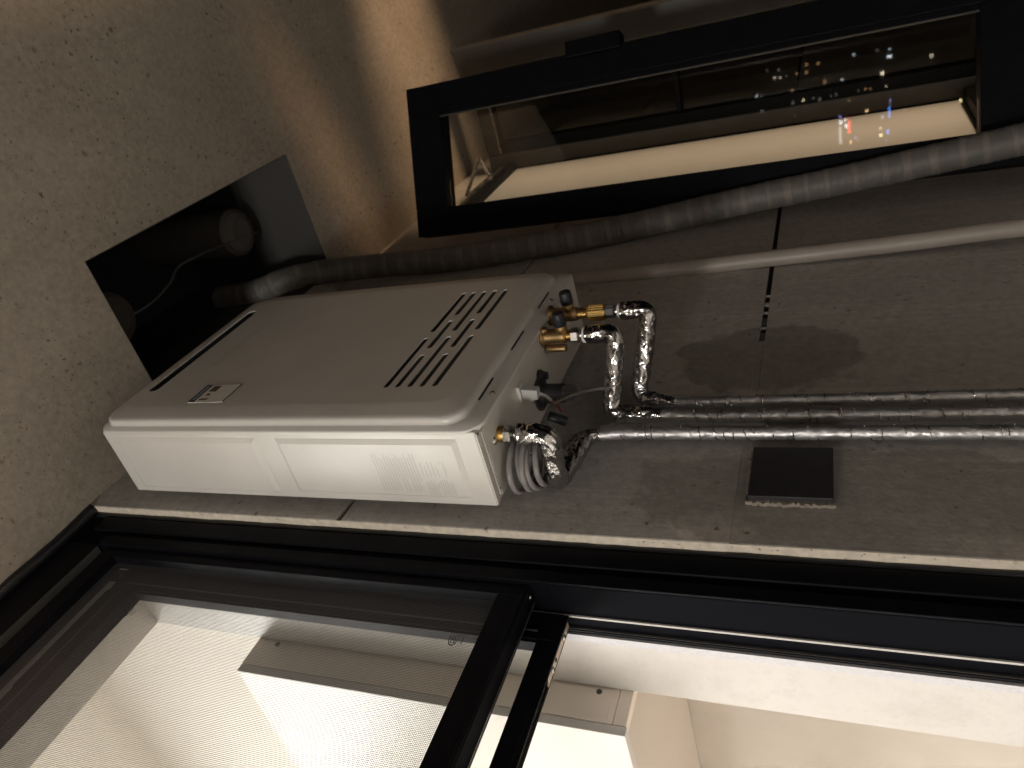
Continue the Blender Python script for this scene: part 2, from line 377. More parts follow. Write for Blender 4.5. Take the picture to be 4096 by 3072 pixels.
# beyond the casement: dark trim around the lit strip of wall at the balcony end
tr = thing("wall_trim", "black window trim framing the warm lit strip of wall behind the open casement", "trim", (2.3, W, -.5))
box("top_trim", 'alu', (1.92, 2.455, W - .030, W - .0005, 1.030, 1.062), tr, .002)
box("top_trim", 'alu_grey', (1.92, 2.455, W - .022, W - .0005, 1.064, 1.092), tr, .002)
box("bottom_trim", 'alu', (1.92, 2.455, W - .040, W - .0005, -.62, -.33), tr, .002)
box("lit_panel", 'trim_panel', (1.90, 2.455, W - .006, W - .0005, -.329, 1.0295), tr)
mb = MB()
mb.tube([(2.07, W - .05, 1.055), (2.22, W - .12, 1.05)], .006, 8).tube([(2.12, W - .035, 1.07), (2.25, W - .05, 1.04)], .006, 8).tube([(2.22, W - .12, 1.05), (2.27, W - .03, 1.05)], .005, 8)
mb.build("stay_arm", 'steel', tr)

# ---- fixed end window
ew = thing("end_window", "grey framed fixed window closing the dark balcony end behind the open casement", "window", (2.47, .3, -1.0))
EX = 2.462
box("jamb", 'alu_grey', (EX, EX + .06, .588, .641, -1.5, 1.130), ew, .003)
box("jamb_gasket", 'alu', (EX + .004, EX + .055, .642, .6485, -1.5, 1.130), ew)
box("jamb_gasket", 'alu', (EX + .002, EX + .055, .552, .587, -1.5, 1.078), ew)
box("head", 'alu_grey', (EX, EX + .06, .335, .587, 1.080, 1.130), ew, .003)
box("head_bead", 'steel', (EX - .004, EX + .002, .34, .585, 1.0755, 1.0785), ew)
mb = MB(); mb.frustum([(EX - .02, .222, -1.5), (EX + .06, .222, -1.5), (EX + .06, .31, -1.5), (EX - .02, .31, -1.5)], [(EX - .02, .222, 1.162), (EX + .06, .222, 1.162), (EX + .06, .31, 1.150), (EX - .02, .31, 1.150)])
mb.build("mullion", 'alu_grey', ew, .006)
box("transom", 'alu', (EX + .01, EX + .05, .312, .551, .440, .456), ew, .002)
box("sill", 'alu', (EX, EX + .06, .312, .587, -.42, -.36), ew, .002)
box("pane", 'glass_dim', (EX + .028, EX + .034, .3105, .5515, .457, 1.079), ew)
box("pane", 'glass_dim', (EX + .028, EX + .034, .3105, .5515, -.359, .4395), ew)
# black masks added at the balcony front to shape the floodlight
fw = thing("balcony_light_mask", "black posts and panel added at the balcony front to mask the floodlight, mostly outside the picture", "window", (2.3, -.6, -1.5))
for d in ((2.05, 2.17), (2.50, 8.0)):
    box("mask_post", 'alu', (d[0], d[1], -.62, -.56, -1.5, C - .002), fw, .003)
box("mask_panel", 'alu', (.98, 2.0495, -.615, -.565, -1.5, .83), fw, .003)
tag(box("parapet", 'kitchen_wall', (-3, .975, -.62, -.54, -1.5, -.62)), "low plaster balcony parapet below the open side, outside the picture", "wall")

# ---- open casement sash
cs = thing("casement_sash", "tall narrow black framed casement hanging open at the balcony end, its glass full of reflections", "window", (1.80, .45, -.55))
hv = Vector((-.4311, .9023, 0)); nv_ = Vector((.9023, .4311, 0)); p0 = Vector((1.733, .600, 0)); SB, ST = -.44, 1.062
def sash_box(name, mat_, s0, s1, z0, z1, d0, d1, parent, bev=.002):   # s along the sash from its wall edge, d = depth
    P = lambda s_, d, z: p0 - hv * s_ + nv_ * d + Vector((0, 0, z))
    lo = [P(s0, d0, z0), P(s1, d0, z0), P(s1, d1, z0), P(s0, d1, z0)]; hi = [P(s0, d0, z1), P(s1, d0, z1), P(s1, d1, z1), P(s0, d1, z1)]
    return MB().frustum(lo, hi).build(name, mat_, parent, bev)
sash_box("stile", 'alu', 0, .072, SB, ST, 0, .055, cs); sash_box("stile", 'alu', .326, .397, SB, ST, 0, .055, cs)
sash_box("rail", 'alu', .0722, .3258, .965, ST, 0, .055, cs); sash_box("rail", 'alu', .0722, .3258, SB, -.272, 0, .055, cs)
sash_box("glass_bead", 'alu_grey', .3085, .3115, -.271, .964, -.003, .003, cs, 0); sash_box("glass_bead", 'alu', .312, .3255, -.271, .964, .002, .012, cs, 0)
sash_box("pane", 'glass', .0725, .3255, -.2715, .9645, .026, .032, cs, 0)
hg = sash_box("hinge", 'alu', .385, .425, .46, .60, -.012, .03, cs, .004)

# ================================================================== KITCHEN WINDOW
kw = thing("kitchen_window", "black aluminium lift sash kitchen window with an insect screen over its upper half", "window", (0, W, -.6))
JX = .595; WX0 = -.62; SILL = -.62
# outer frame
box("jamb", 'alu_matte', (JX, xL - .0015, W + .018, W + .118, SILL, 1.238), kw, .0015)
box("jamb", 'alu', (WX0 - .07, WX0, W + .018, W + .118, SILL, 1.238), kw, .0015)
box("head", 'alu', (WX0, JX - .0002, W + .0175, W + .118, 1.147, 1.2385), kw, .0015)
box("sill", 'alu', (WX0, JX - .0002, W + .018, W + .118, SILL - .06, SILL), kw, .0015)
box("head_lit_strip", 'alu_grey', (WX0, JX - .004, W + .0182, W + .037, 1.1452, 1.1468), kw)  # grey strip paints the light on the black head's underside
# step in the face of the jamb and pile seals in its side
box("jamb_lip", 'alu', (JX + .0005, JX + .019, W + .0145, W + .0185, SILL, 1.146), kw, .001)
box("jamb_lip", 'alu', (JX + .030, JX + .060, W + .0130, W + .0185, SILL, 1.19), kw, .002)
box("pile_seal", 'brush', (JX - .0026, JX - .0003, .7185, .7215, SILL, 1.146), kw)
box("track_fin", 'alu_grey', (JX - .0035, JX - .0003, .7405, .7415, SILL, 1.146), kw)
box("track_fin", 'alu', (JX - .0048, JX - .0003, .7420, .7445, SILL, 1.146), kw)
box("foam_tape", 'foam', (JX - .0040, JX - .0003, .7520, .7640, SILL, 1.146), kw)
# hand-run sealant round the outside of the frame
pts = []
for i in range(150):
    z = SILL + i * (1.222 - SILL) / 149; pts.append((xL - .004 + .0012 * noise.noise(Vector((0, z * 22, 0))), W + .018 + .0012 * noise.noise(Vector((5, z * 15, 0))), z))
MB().tube(pts, .0055, 8, rfun=lambda i, a, p: .0052 + .0010 * noise.noise(Vector((p.z * 40, a, 2)))).build("sealant_bead", 'sealant', kw, smooth=True)
pts = []
for i in range(160):
    x = WX0 + i * (xL - WX0) / 159; e = max(0, (x - (xL - .05)) / .05)
    pts.append((x, W + .012 - .005 * e, C - .006 + .0015 * noise.noise(Vector((x * 25, 0, 3))) - .004 * e * e))
MB().tube(pts, .009, 8, rfun=lambda i, a, p: .011 + .002 * noise.noise(Vector((p.x * 25, a, 7)))).build("sealant_bead", 'sealant', kw, smooth=True)
# insect screen
SY0, SY1 = .672, .702
sf = MB().box(.577, JX - .0008, SY0, SY1, .3655, 1.130).box(WX0 + .002, WX0 + .03, SY0, SY1, .3655, 1.127)
sf.box(WX0 + .03, .577, SY0 + .0005, SY1 - .0005, .3655, .403).box(WX0 + .03, .577, SY0 + .0005, SY1 - .0005, 1.100, 1.130).build("screen_frame", 'alu', kw, .0012)
scr = bpy.data.objects["screen_frame"]
box("frame_rib", 'alu', (WX0 + .03, .5935, SY0 - .0022, SY0 - .0002, .3665, .372), scr, .0006)
box("frame_rib", 'alu_grey', (WX0 + .03, .594, .7005, .7022, .3638, .3654), scr)
MB().lathe((.5882, .687, .3638), (0, 0, 1), [(0, .0025), (.0012, .0034), (.0016, .0034)], 12).build("screw", 'steel', scr)
mb = MB(); pitch = .0021; ww = .00052; my = .688
x = -.45
while x < .5772:
    mb.quad((x - ww / 2, my, .402), (x + ww / 2, my, .402), (x + ww / 2, my, 1.1005), (x - ww / 2, my, 1.1005)); x += pitch
z = .4035
while z < 1.1005:
    mb.quad((-.46, my + .0004, z - ww / 2), (.578, my + .0004, z - ww / 2), (.578, my + .0004, z + ww / 2), (-.46, my + .0004, z + ww / 2)); z += pitch
o = mb.build("screen_mesh", 'wire', scr); o['kind'] = 'stuff'
# lifting glass sash behind the screen
QY0, QY1 = .7135, .739
gs = MB().box(.548, JX - .0056, QY0, QY1, .326, 1.1002).box(WX0 + .004, WX0 + .05, QY0, QY1, .326, 1.1002)
gs.box(WX0 + .05, .548, QY0 + .0004, QY1 - .0004, 1.050, 1.1000).box(WX0 + .05, .548, QY0 + .0004, QY1 - .0004, .326, .3500)
sash = gs.build("lift_sash", 'alu', kw, .0012)
box("glazing_bead", 'alu_grey', (.5585, .5605, QY0 - .0022, QY0 - .0002, .352, 1.074), sash)
box("glazing_bead", 'alu_grey', (WX0 + .05, .5585, QY0 - .0022, QY0 - .0002, 1.0735, 1.0755), sash)
box("glazing_bead", 'alu', (.5445, .5478, QY0 + .003, QY1 - .006, .351, 1.049), sash)
box("gap_light_strip", 'gap_light', (WX0 + .05, .575, .7340, .7350, 1.1100, 1.1465), sash)  # added strip painting the lit kitchen seen through the gap above the sash
box("guide_block", 'alu', (.36, .545, QY0 + .002, QY1 - .002, 1.1005, 1.1060), sash, .001)
box("pane", 'glass', (WX0 + .049, .5485, .7245, .7285, .3495, 1.0505), sash)
box("rail_channel", 'alu', (WX0 + .05, .589, QY0 + .001, QY0 + .0045, .3205, .3258), sash)
box("rail_channel", 'alu_grey', (WX0 + .05, .589, QY1 - .004, QY1 - .0025, .3235, .3258), sash)
lp = MB().frustum([(.505, .7235, .3238), (.588, .7235, .3238), (.588, .7345, .3238), (.498, .7345, .3238)], [(.505, .7235, .3255), (.588, .7235, .3255), (.588, .7345, .3255), (.498, .7345, .3255)]).build("latch_plate", 'steel_plate', sash)
for x in (.567, .519):
    MB().lathe((x, .7295, .3236), (0, 0, -1), [(0, .0042), (.0010, .0040), (.0019, .0026), (.0021, .001)], 20).build("latch_screw", 'steel', sash, smooth=True)
    MB().box(x - .0024, x + .0024, .7291, .7299, .3212, .3218).box(x - .0004, x + .0004, .7271, .7319, .3212, .3218).build("screw_cross", 'ink_black', sash)
MB().lathe((.533, .7292, .3237), (0, 0, -1), [(0, .0030), (.0003, .0030)], 16).build("plate_hole", 'black_slot', sash)
# compliance marks printed on the pane
def ccc(x, z, ang, s):
    X = Vector((math.cos(ang), 0, math.sin(ang))); Y = Vector((-math.sin(ang), 0, math.cos(ang)))
    y = .7242; cen = Vector((x, y, z)); mb = MB(); n = 36
    for k in range(n):
        a0 = 2 * math.pi * k / n; a1 = 2 * math.pi * (k + 1) / n
        e = lambda a, r: cen + X * (math.cos(a) * s * r) + Y * (math.sin(a) * s * .66 * r)
        mb.quad(e(a0, 1), e(a1, 1), e(a1, .80), e(a0, .80))
    for q in (-.48, 0.0, .48):
        for k in range(12):
            a0 = math.radians(55 + k * 250 / 12); a1 = math.radians(55 + (k + 1) * 250 / 12)
            f = lambda a, r: cen + X * (q * s + .07 * s + math.cos(a) * s * .26 * r) + Y * (math.sin(a) * s * .34 * r)
            mb.quad(f(a0, 1), f(a1, 1), f(a1, .48), f(a0, .48))
    mb.build("safety_mark", 'mark', sash)
    for r_, wd in ((-.92, 1.3), (-1.25, .8)):      # tiny illegible line below the oval
        mb = MB()
        for k in range(9):
            c0 = cen + X * ((k - 4) * s * .16 * wd) + Y * (r_ * s)
            mb.quad(c0 - X * s * .05 - Y * s * .07, c0 + X * s * .05 - Y * s * .07, c0 + X * s * .05 + Y * s * .07, c0 - X * s * .05 + Y * s * .07)
        mb.build("mark_line", 'mark', sash)
ccc(.514, 1.0325, 0.0, .0098); ccc(.5405, .4655, 0.0, .0106)

# ================================================================== KITCHEN BEHIND THE WINDOW
RY = .865
rv = thing("window_reveal", "pale mottled stone tile reveal on the kitchen side of the window", "window reveal", (.6, .8, -.6))
box("side_tile", 'stone', (.600, .640, .7685, RY, SILL - .05, 1.1425), rv, .0008)
box("head_tile", 'stone', (-.72, .640, .7685, RY, 1.1430, 1.165), rv, .0008)
tag(box("kitchen_outer_wall", 'kitchen_wall', (.6405, .84, .7685, RY - .001, -1.5, 2.02)), "plaster wall between the kitchen window and the balcony wall, seen from inside", "wall")
kx = thing("kitchen_room", "warm lit kitchen walls seen through the lower half of the window", "room", (0, 2, -1.5))
box("side_wall", 'kitchen_wall', (.82, .86, RY, 3.3, .80, 2.02), kx); box("tiled_wall", 'tile_warm', (.82, .86, RY, 3.3, -1.5, .799), kx)
box("far_wall", 'kitchen_wall', (-2.6, .82, 3.30, 3.36, -1.5, 2.02), kx)
box("left_wall", 'kitchen_wall', (-2.66, -2.6, .6, 3.36, -1.5, 2.02), kx)
box("front_wall", 'kitchen_wall', (-2.6, -.72, .77, RY, -1.5, 2.02), kx)
box("under_wall", 'kitchen_wall', (-.719, .6395, .77, RY, -1.5, -.68), kx)
box("outer_skin", 'wall', (-2.6, -.70, W, W + .10, -1.5, C - .002), kx)
box("outer_skin", 'wall', (-.70, xL - .003, W, W + .10, -1.5, -.69), kx)
tag(box("kitchen_ceiling", 'kitchen_wall', (-2.6, .82, RY - .0005, 3.3, 2.02, 2.10)), kind='structure')
ct = thing("kitchen_counter", "pale kitchen worktop under the window, below the picture", "counter", (0, 1.2, -1.5))
box("worktop", 'counter', (-2.2, .818, RY + .002, 1.50, -.72, -.68), ct, .003); box("cupboard", 'cab', (-2.2, .818, RY + .002, 1.46, -1.5, -.7205), ct)
wc = thing("wall_cabinet", "beige kitchen wall cabinet hanging beside the window reveal", "cabinet", (.68, 1.2, .262))
box("end_panel", 'cab', (.5485, .818, RY + .001, RY + .018, .282, .905), wc, .0008)
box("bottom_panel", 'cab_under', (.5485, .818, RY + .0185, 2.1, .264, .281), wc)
box("bottom_edge", 'cab', (.5485, .818, RY + .001, RY + .018, .264, .2812), wc)
box("filler_strip", 'cab', (.5485, .5960, RY - .0005, RY + .0008, .290, .374), wc)
box("carcass", 'cab', (.5485, .818, RY + .0185, 2.1, .2815, .904), wc)
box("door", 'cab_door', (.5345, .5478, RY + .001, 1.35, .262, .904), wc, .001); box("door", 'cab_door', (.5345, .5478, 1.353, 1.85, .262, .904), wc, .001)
MB().lathe((.5915, RY - .0007, .3095), (0, -1, 0), [(0, .0042), (.0006, .0040), (.0009, .0020)], 18).build("panel_screw", 'nut_grey', wc)
MB().box(.5890, .5940, RY - .0019, RY - .0016, .3091, .3099).box(.5911, .5919, RY - .0019, RY - .0016, .3070, .3120).build("screw_cross", 'ink_black', wc)
MB().lathe((.5925, RY + .0006, .862), (0, -1, 0), [(0, .0045), (.0010, .0040)], 18).build("hole_plug", 'nut_grey', wc)

# ================================================================== WATER HEATER
hx0, hx1, hz0, hz1 = .686, 1.167, .425, 1.131
wh = thing("water_heater", "white wall-hung gas water heater with slotted front cover", "water heater", (.926, .60, .43))
YF, YB = .500, .627
box("body", 'enamel', (hx0 + .0015, hx1 - .004, YF + .003, YB, .4315, hz1 - .012), wh, .002)
body = bpy.data.objects["body"]
def rrect(x0, x1, z0, z1, r, y, n=8):
    out = []
    for cx, cz, a0 in ((x1 - r, z1 - r, 0), (x0 + r, z1 - r, 90), (x0 + r, z0 + r, 180), (x1 - r, z0 + r, 270)):
        for k in range(n + 1):
            a = math.radians(a0 + 90 * k / n); out.append((cx + r * math.cos(a), y, cz + r * math.sin(a)))
    return out
def loft(loops, name, mat_, parent, smooth=True, cap=True):
    mb = MB(); n = len(loops[0]); vs = [p for L in loops for p in L]; fs = []
    for i in range(len(loops) - 1): fs += [(i * n + k, i * n + (k + 1) % n, (i + 1) * n + (k + 1) % n, (i + 1) * n + k) for k in range(n)]
    if cap: fs += [tuple(range(n))[::-1], tuple((len(loops) - 1) * n + k for k in range(n))]
    mb.add(vs, fs); return mb.build(name, mat_, parent, 0, smooth)
# front cover: rolled flange, step, bevel and flat face; the louvres and the exhaust slit are cut out of the face
loops = [rrect(hx0 + .002, hx1 - .002, hz0 + .002, hz1 - .002, .026, YF + .0075), rrect(hx0, hx1, hz0, hz1, .028, YF + .0060), rrect(hx0, hx1, hz0, hz1, .028, YF + .0018), rrect(hx0 + .0012, hx1 - .0012, hz0 + .0012, hz1 - .0012, .027, YF)]
for i, (ins, y) in enumerate(((.0120, .4997), (.0132, .4988), (.0138, .4950), (.0143, .4925), (.0155, .4905), (.0180, .4892))):
    loops.append(rrect(hx0 + ins, hx1 - ins, hz0 + ins * 2.1, hz1 - ins * .25, .030, y))
fy = .4868; S = fy / .47
fx0, fx1, fz0, fz1 = .7365, 1.127, .482, 1.113
A_ = loops[-1]; B_ = rrect(fx0, fx1, fz0, fz1, .034, fy)
for k in range(1, 6):
    t_ = k / 5; tz = 1 - (1 - t_) ** 1.25; loops.append([(p[0] + (q[0] - p[0]) * t_, p[1] + (q[1] - p[1]) * tz, p[2] + (q[2] - p[2]) * t_) for p, q in zip(A_, B_)])
loft(loops, "front_cover", 'enamel', wh, True, False)
# the flat face with real slots
def slot_poly(x0, x1, z, hh, y, n=6):
    out = []
    for cx, a0 in ((x1 - hh, -90), (x0 + hh, 90)):
        for k in range(n + 1):
            a = math.radians(a0 + 180 * k / n); out.append((cx + hh * math.cos(a), y, z + hh * math.sin(a)))
    return out
rows = [.587, .568, .5480, .5285, .5085]
slots = []
gaps = {0: [(.749, .891), (.909, 1.047)], 1: [(.749, .838), (.857, .945), (.964, 1.047)], 2: [(.749, .891), (.909, 1.047)], 3: [(.749, .838), (.857, .945), (.964, 1.047)], 4: [(.749, .891), (.909, 1.047)]}
for i, z in enumerate(rows):
    for a, b_ in gaps[i]: slots.append((a * S, b_ * S, z * S, .0047))
EXH = (.757 * S, 1.046 * S, 1.0525 * S, .0112); slots.append(EXH)
cu = bpy.data.curves.new("face_c", 'CURVE'); cu.dimensions = '2D'; cu.fill_mode = 'BOTH'; cu.extrude = .0008
def add_loop(P):
    s_ = cu.splines.new('POLY'); s_.points.add(len(P) - 1); s_.use_cyclic_u = True
    for q, p in zip(s_.points, P): q.co = (p[0], p[2], 0, 1)
add_loop(rrect(fx0, fx1, fz0, fz1, .034, fy))
for sl in slots: add_loop(slot_poly(*sl, fy))
tmp = bpy.data.objects.new("tmp", cu); COL.objects.link(tmp)
me = bpy.data.meshes.new_from_object(tmp.evaluated_get(bpy.context.evaluated_depsgraph_get())); bpy.data.objects.remove(tmp); bpy.data.curves.remove(cu)
og = ORG[wh.name]
me.transform(Matrix(((1, 0, 0, -og.x), (0, 0, 1, fy + .0008 - og.y), (0, 1, 0, -og.z), (0, 0, 0, 1))))
me.materials.clear(); me.materials.append(M['enamel']); me.name = "face_panel"
fo = bpy.data.objects.new("face_panel", me); COL.objects.link(fo); fo.parent = wh; ORG[fo.name] = og
# louvre blades and the exhaust mouth behind the openings
for i, (a, b_, z, hh) in enumerate(slots[:-1]):
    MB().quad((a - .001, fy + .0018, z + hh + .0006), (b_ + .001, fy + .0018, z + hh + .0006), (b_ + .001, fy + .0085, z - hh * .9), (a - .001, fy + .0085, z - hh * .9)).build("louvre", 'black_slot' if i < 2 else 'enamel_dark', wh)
box("louvre_backing", 'black_slot', (.735 * S, 1.06 * S, fy + .010, fy + .012, .495 * S, .602 * S), wh)
box("exhaust_backing", 'black_slot', (.745 * S, 1.058 * S, fy + .012, fy + .014, 1.034 * S, 1.068 * S), wh)
MB().quad((EXH[0], fy + .0018, EXH[2] - .0112), (EXH[1], fy + .0018, EXH[2] - .0112), (EXH[1], fy + .0110, EXH[2] - .0060), (EXH[0], fy + .0110, EXH[2] - .0060)).build("exhaust_lip", 'black_slot', wh)
box("exhaust_throat", 'black_slot', (EXH[0] - .003, EXH[1] + .003, fy + .0017, fy + .0119, EXH[2] + EXH[3] + .0002, EXH[2] + EXH[3] + .002), wh)
mb = MB(); loops2 = [slot_poly(EXH[0] - e, EXH[1] + e, EXH[2], EXH[3] + e, y) for e, y in ((.0003, fy + .0001), (.0006, fy - .0002), (.0014, fy - .0003), (.0022, fy + .0001))]
loft(loops2, "exhaust_rim", 'enamel', wh, True, False)
# slits and screws along the lower flange
for a, b_ in ((.757, .812), (.892, .949), (1.026, 1.084)):
    MB().box(a, b_, .4980, .4999, .4502, .4523).build("flange_slit", 'black_slot', wh)
def screw(x, y, z, d, r=.0045, parent=wh):
    MB().lathe((x, y, z), d, [(0, r * 1.25), (.0008, r * 1.25), (.0009, r), (.0024, r * .92), (.0034, r * .5), (.0036, r * .2)], 18).build("screw", 'steel', parent, smooth=True)
screw(.7735, YF - .0002, .4375, (0, -1, 0), .0036); screw(1.052, YF - .0002, .4375, (0, -1, 0), .0036)
# embossed side panels
def emboss(name, z0, z1, y0, y1):
    xs = hx0 + .0015
    lo = [(xs + .0004, y0, z0), (xs + .0004, y1, z0), (xs + .0004, y1, z1), (xs + .0004, y0, z1)]
    i1 = .009
    hi = [(xs - .0036, y0 + i1, z0 + i1), (xs - .0036, y1 - i1 * .6, z0 + i1), (xs - .0036, y1 - i1 * .6, z1 - i1), (xs - .0036, y0 + i1, z1 - i1)]
    return MB().frustum(lo, hi).build(name, 'enamel', wh, .0026, seg=3)
emboss("side_panel", .797, 1.098, .5115, .6185); emboss("side_panel", .4600, .7640, .5125, .6150)
# bottom fold, plate ribs, holes and screws
box("bottom_fold", 'enamel', (hx0 + .0022, hx0 + .012, YF + .006, YB - .002, .4296, .4314), wh, .0005)
box("bottom_plate", 'enamel', (hx0 + .020, hx1 - .012, YF + .010, YB - .006, .4288, .4312), wh, .001)
box("bottom_rib", 'enamel', (hx0 + .0145, hx0 + .0175, YF + .012, YB - .010, .4285, .4312), wh, .0005)
for x, y in ((.692, .5085), (.7045, .609)): MB().lathe((x, y, .4293), (0, 0, -1), [(0, .0017), (.0004, .0017)], 10).build("rivet_hole", 'black_slot', wh)
for x, y, r in ((.726, .545, .0045), (.963, .545, .0038), (.872, .577, .0038), (.915, .612, .0038)): screw(x, y, .4290, (0, 0, -1), r)
# wall bracket that carries the heater
box("hanging_bracket", 'steel', (.80, 1.05, YB + .0002, W - .0005, 1.02, 1.115), wh); box("hanging_bracket", 'steel', (.80, 1.05, YB + .0002, W - .0005, .45, .49), wh)
# tiny instruction print on the side
xs = hx0 - .0024
mb = MB(); rng = random.Random(3)
def text_rows(mb, z0, z1, ya, yb, dz, hgt, ragged=.35):
    z = z0
    while z > z1:
        y = ya + rng.uniform(0, .012); yend = yb - (rng.random() < ragged) * rng.uniform(0, .03)
        while y < yend:
            l = rng.uniform(.0009, .0022); mb.quad((xs, y, z), (xs, min(y + l, yb), z), (xs, min(y + l, yb), z - hgt), (xs, y, z - hgt)); y += l + rng.uniform(.0005, .0009)
        z -= dz
text_rows(mb, .601, .531, .534, .603, .0047, .0013)
text_rows(mb, .528, .489, .548, .575, .0060, .0012)
text_rows(mb, .527, .487, .578, .608, .0036, .0013, .1)
o = mb.build("instruction_print", 'ink', wh); o['kind'] = 'stuff'
# energy sticker on the front
st = MB().box(.7205 * S, .7708 * S, fy - .0008, fy - .0001, .8645 * S, .9375 * S).build("rating_sticker", 'paper', wh)
def on_face(o):                      # the print was measured on a slightly nearer plane
    og_ = ORG[o.name]
    for v_ in o.data.vertices: v_.co.x = (v_.co.x + og_.x) * S - og_.x; v_.co.z = (v_.co.z + og_.z) * S - og_.z
    return o
ys = fy - .0010
on_face(MB().quad((.7205, ys, .9240), (.7708, ys, .9240), (.7708, ys, .9377), (.7205, ys, .9377)).build("sticker_band", 'ink_blue', st))
mb = MB()
for k in range(12): mb.quad((.7275 + k * .0032, ys - .0002, .9285), (.7298 + k * .0032, ys - .0002, .9285), (.7298 + k * .0032, ys - .0002, .9325), (.7275 + k * .0032, ys - .0002, .9325))
on_face(mb.build("band_lettering", 'foam', st))
on_face(MB().quad((.7200, ys, .8632), (.7712, ys, .8632), (.7712, ys, .8662), (.7200, ys, .8662)).quad((.7200, ys, .8662), (.7207, ys, .8662), (.7207, ys, .924), (.7200, ys, .924)).quad((.7705, ys, .8662), (.7712, ys, .8662), (.7712, ys, .924), (.7705, ys, .924)).build("sticker_border", 'ink_black', st))
on_face(MB().quad((.7500, ys, .9185), (.7665, ys, .9185), (.7665, ys, .9030), (.7500, ys, .9030)).build("sticker_block", 'ink_dark', st))
on_face(MB().quad((.7380, ys, .9150), (.7455, ys, .9150), (.7440, ys, .9075), (.7390, ys, .9075)).quad((.7260, ys, .9195), (.7300, ys, .9195), (.7315, ys, .9000), (.7262, ys, .9040)).build("sticker_symbol", 'ink_dark', st))
# very faint lettering under the exhaust slit (too soft to read)
mb = MB(); rng = random.Random(5); x = .832; yl = fy - .0003
def stroke(mb, a, b_, wd=.0032):
    a = Vector((a[0], yl, a[1])); b_ = Vector((b_[0], yl, b_[1])); d = (b_ - a).normalized(); n_ = Vector((-d.z, 0, d.x)) * wd / 2
    mb.quad(a - n_, b_ - n_, b_ + n_, a + n_)
for k in range(14):
    x0 = .832 + k * .0103 + rng.uniform(-.001, .001); z0 = .967 + rng.uniform(0, .006); z1 = .991 - rng.uniform(0, .007); w_ = rng.uniform(.0035, .0075)
    mb.quad((x0, yl, z0), (x0 + w_, yl, z0), (x0 + w_ * .8, yl, z1), (x0, yl, z1))
on_face(mb.build("faint_lettering", 'ink_faint', wh))

# ---- fittings under the heater
def thread(mb, p, r, l, n, depth=.0006):
    prof = []
    for i in range(n * 4 + 1):
        t_ = i / (n * 4); prof.append((t_ * l, r + depth * math.cos(2 * math.pi * t_ * n)))
    mb.lathe(p, (0, 0, -1), prof, 28)
def hexnut(mb, p, r, l):
    prof = [(0, r * .90), (l * .1, r), (l * .9, r), (l, r * .90)]; mb.lathe(p, (0, 0, -1), prof, 6)
# outlet on the left front corner
gx, gy = .7445, .547
gf = thing("gas_inlet_fitting", "short brass threaded fitting with silver hexagonal nut under the near corner of the heater", "pipe fitting", (gx, gy, .428))
mb = MB(); thread(mb, (gx, gy, .4287), .0112, .0080, 5); mb.build("brass_thread", 'brass', gf, smooth=True)
mb = MB(); hexnut(mb, (gx, gy, .4205), .0130, .0105); mb.build("hex_nut", 'steel', gf)
MB().lathe((gx, gy, .4099), (0, 0, -1), [(0, .0060), (.004, .0060), (.0045, .0066), (.006, .0066), (.0065, .0057), (.016, .0057)], 24).build("steel_tail", 'steel', gf, smooth=True)
def valve(label, x, y, kind):
    o = thing("angle_valve", label, "valve", (x, y, .428), "brass service valves under the heater")
    MB().lathe((x, y, .4287), (0, 0, -1), [(0, .0165), (.0035, .0165), (.0040, .0125), (.010, .0118), (.030, .0112), (.036, .0118), (.040 if kind == 1 else .047, .0105)], 30).build("valve_body", 'bronze', o, smooth=True)
    z = .395
    MB().lathe((x, y - .004, z), (0, -1, 0), [(0, .0095), (.012, .0092), (.015, .0085)], 26).build("valve_neck", 'bronze', o, smooth=True)
    MB().lathe((x, y - .0190, z), (0, -1, .02), [(0, .0094), (.001, .0102), (.019, .0096), (.0212, .0086), (.0217, .0062)], 26).build("valve_cap", 'cap', o, smooth=True)
    zz = .3872 if kind == 1 else .3790
    mb = MB(); thread(mb, (x, y, zz), .0088, .0066 if kind == 1 else .0146, 4, .0006); mb.build("valve_thread", 'brass', o, smooth=True); zz -= .0068 if kind == 1 else .0148
    if kind == 1:
        mb = MB(); hexnut(mb, (x, y, zz), .0122, .0125); mb.build("union_nut", 'steel', o); zz -= .0127
        MB().lathe((x, y, zz), (0, 0, -1), [(0, .0068), (.003, .0074), (.006, .0066), (.018, .0066)], 22).build("tail", 'steel', o, smooth=True)
        MB().lathe((x - .004, y + .0195, .424), (0, 0, -1), [(0, .006), (.001, .0062), (.030, .0062), (.032, .0055)], 20).build("drain_stub", 'bronze', o, smooth=True)
        MB().lathe((x - .006, y - .010, .421), (-.3, -1, 0), [(0, .006), (.008, .006), (.010, .0045)], 16).build("test_plug", 'bronze', o, smooth=True)
    else:
        mb = MB(); seg = 24; prof = [(0, .0118), (.002, .0124), (.028, .0124), (.030, .0115)]
        mb.lathe((x, y, zz), (0, 0, -1), prof, seg)
        for k in range(20):
            a = 2 * math.pi * k / 20; c0 = Vector((x + math.cos(a) * .0124, y + math.sin(a) * .0124, zz)); mb.tube([c0 + Vector((0, 0, -.003)), c0 + Vector((0, 0, -.027))], .0009, 5)
        mb.build("ribbed_coupling", 'brass', o); zz -= .0302
        MB().lathe((x, y, zz), (0, 0, -1), [(0, .0105), (.001, .011), (.012, .011), (.013, .0095)], 8).build("dark_union", 'nut_grey', o); zz -= .0131
        MB().lathe((x, y, zz), (0, 0, -1), [(0, .0066), (.003, .0074), (.006, .0064), (.018, .0064)], 22).build("tail", 'steel', o, smooth=True)
    return o
valve("brass valve with black cap nearer the camera, above the silver hexagonal nut", .964, .519, 1)
valve("brass valve with black cap farther from the camera, above the ribbed brass coupling", 1.013, .507, 2)

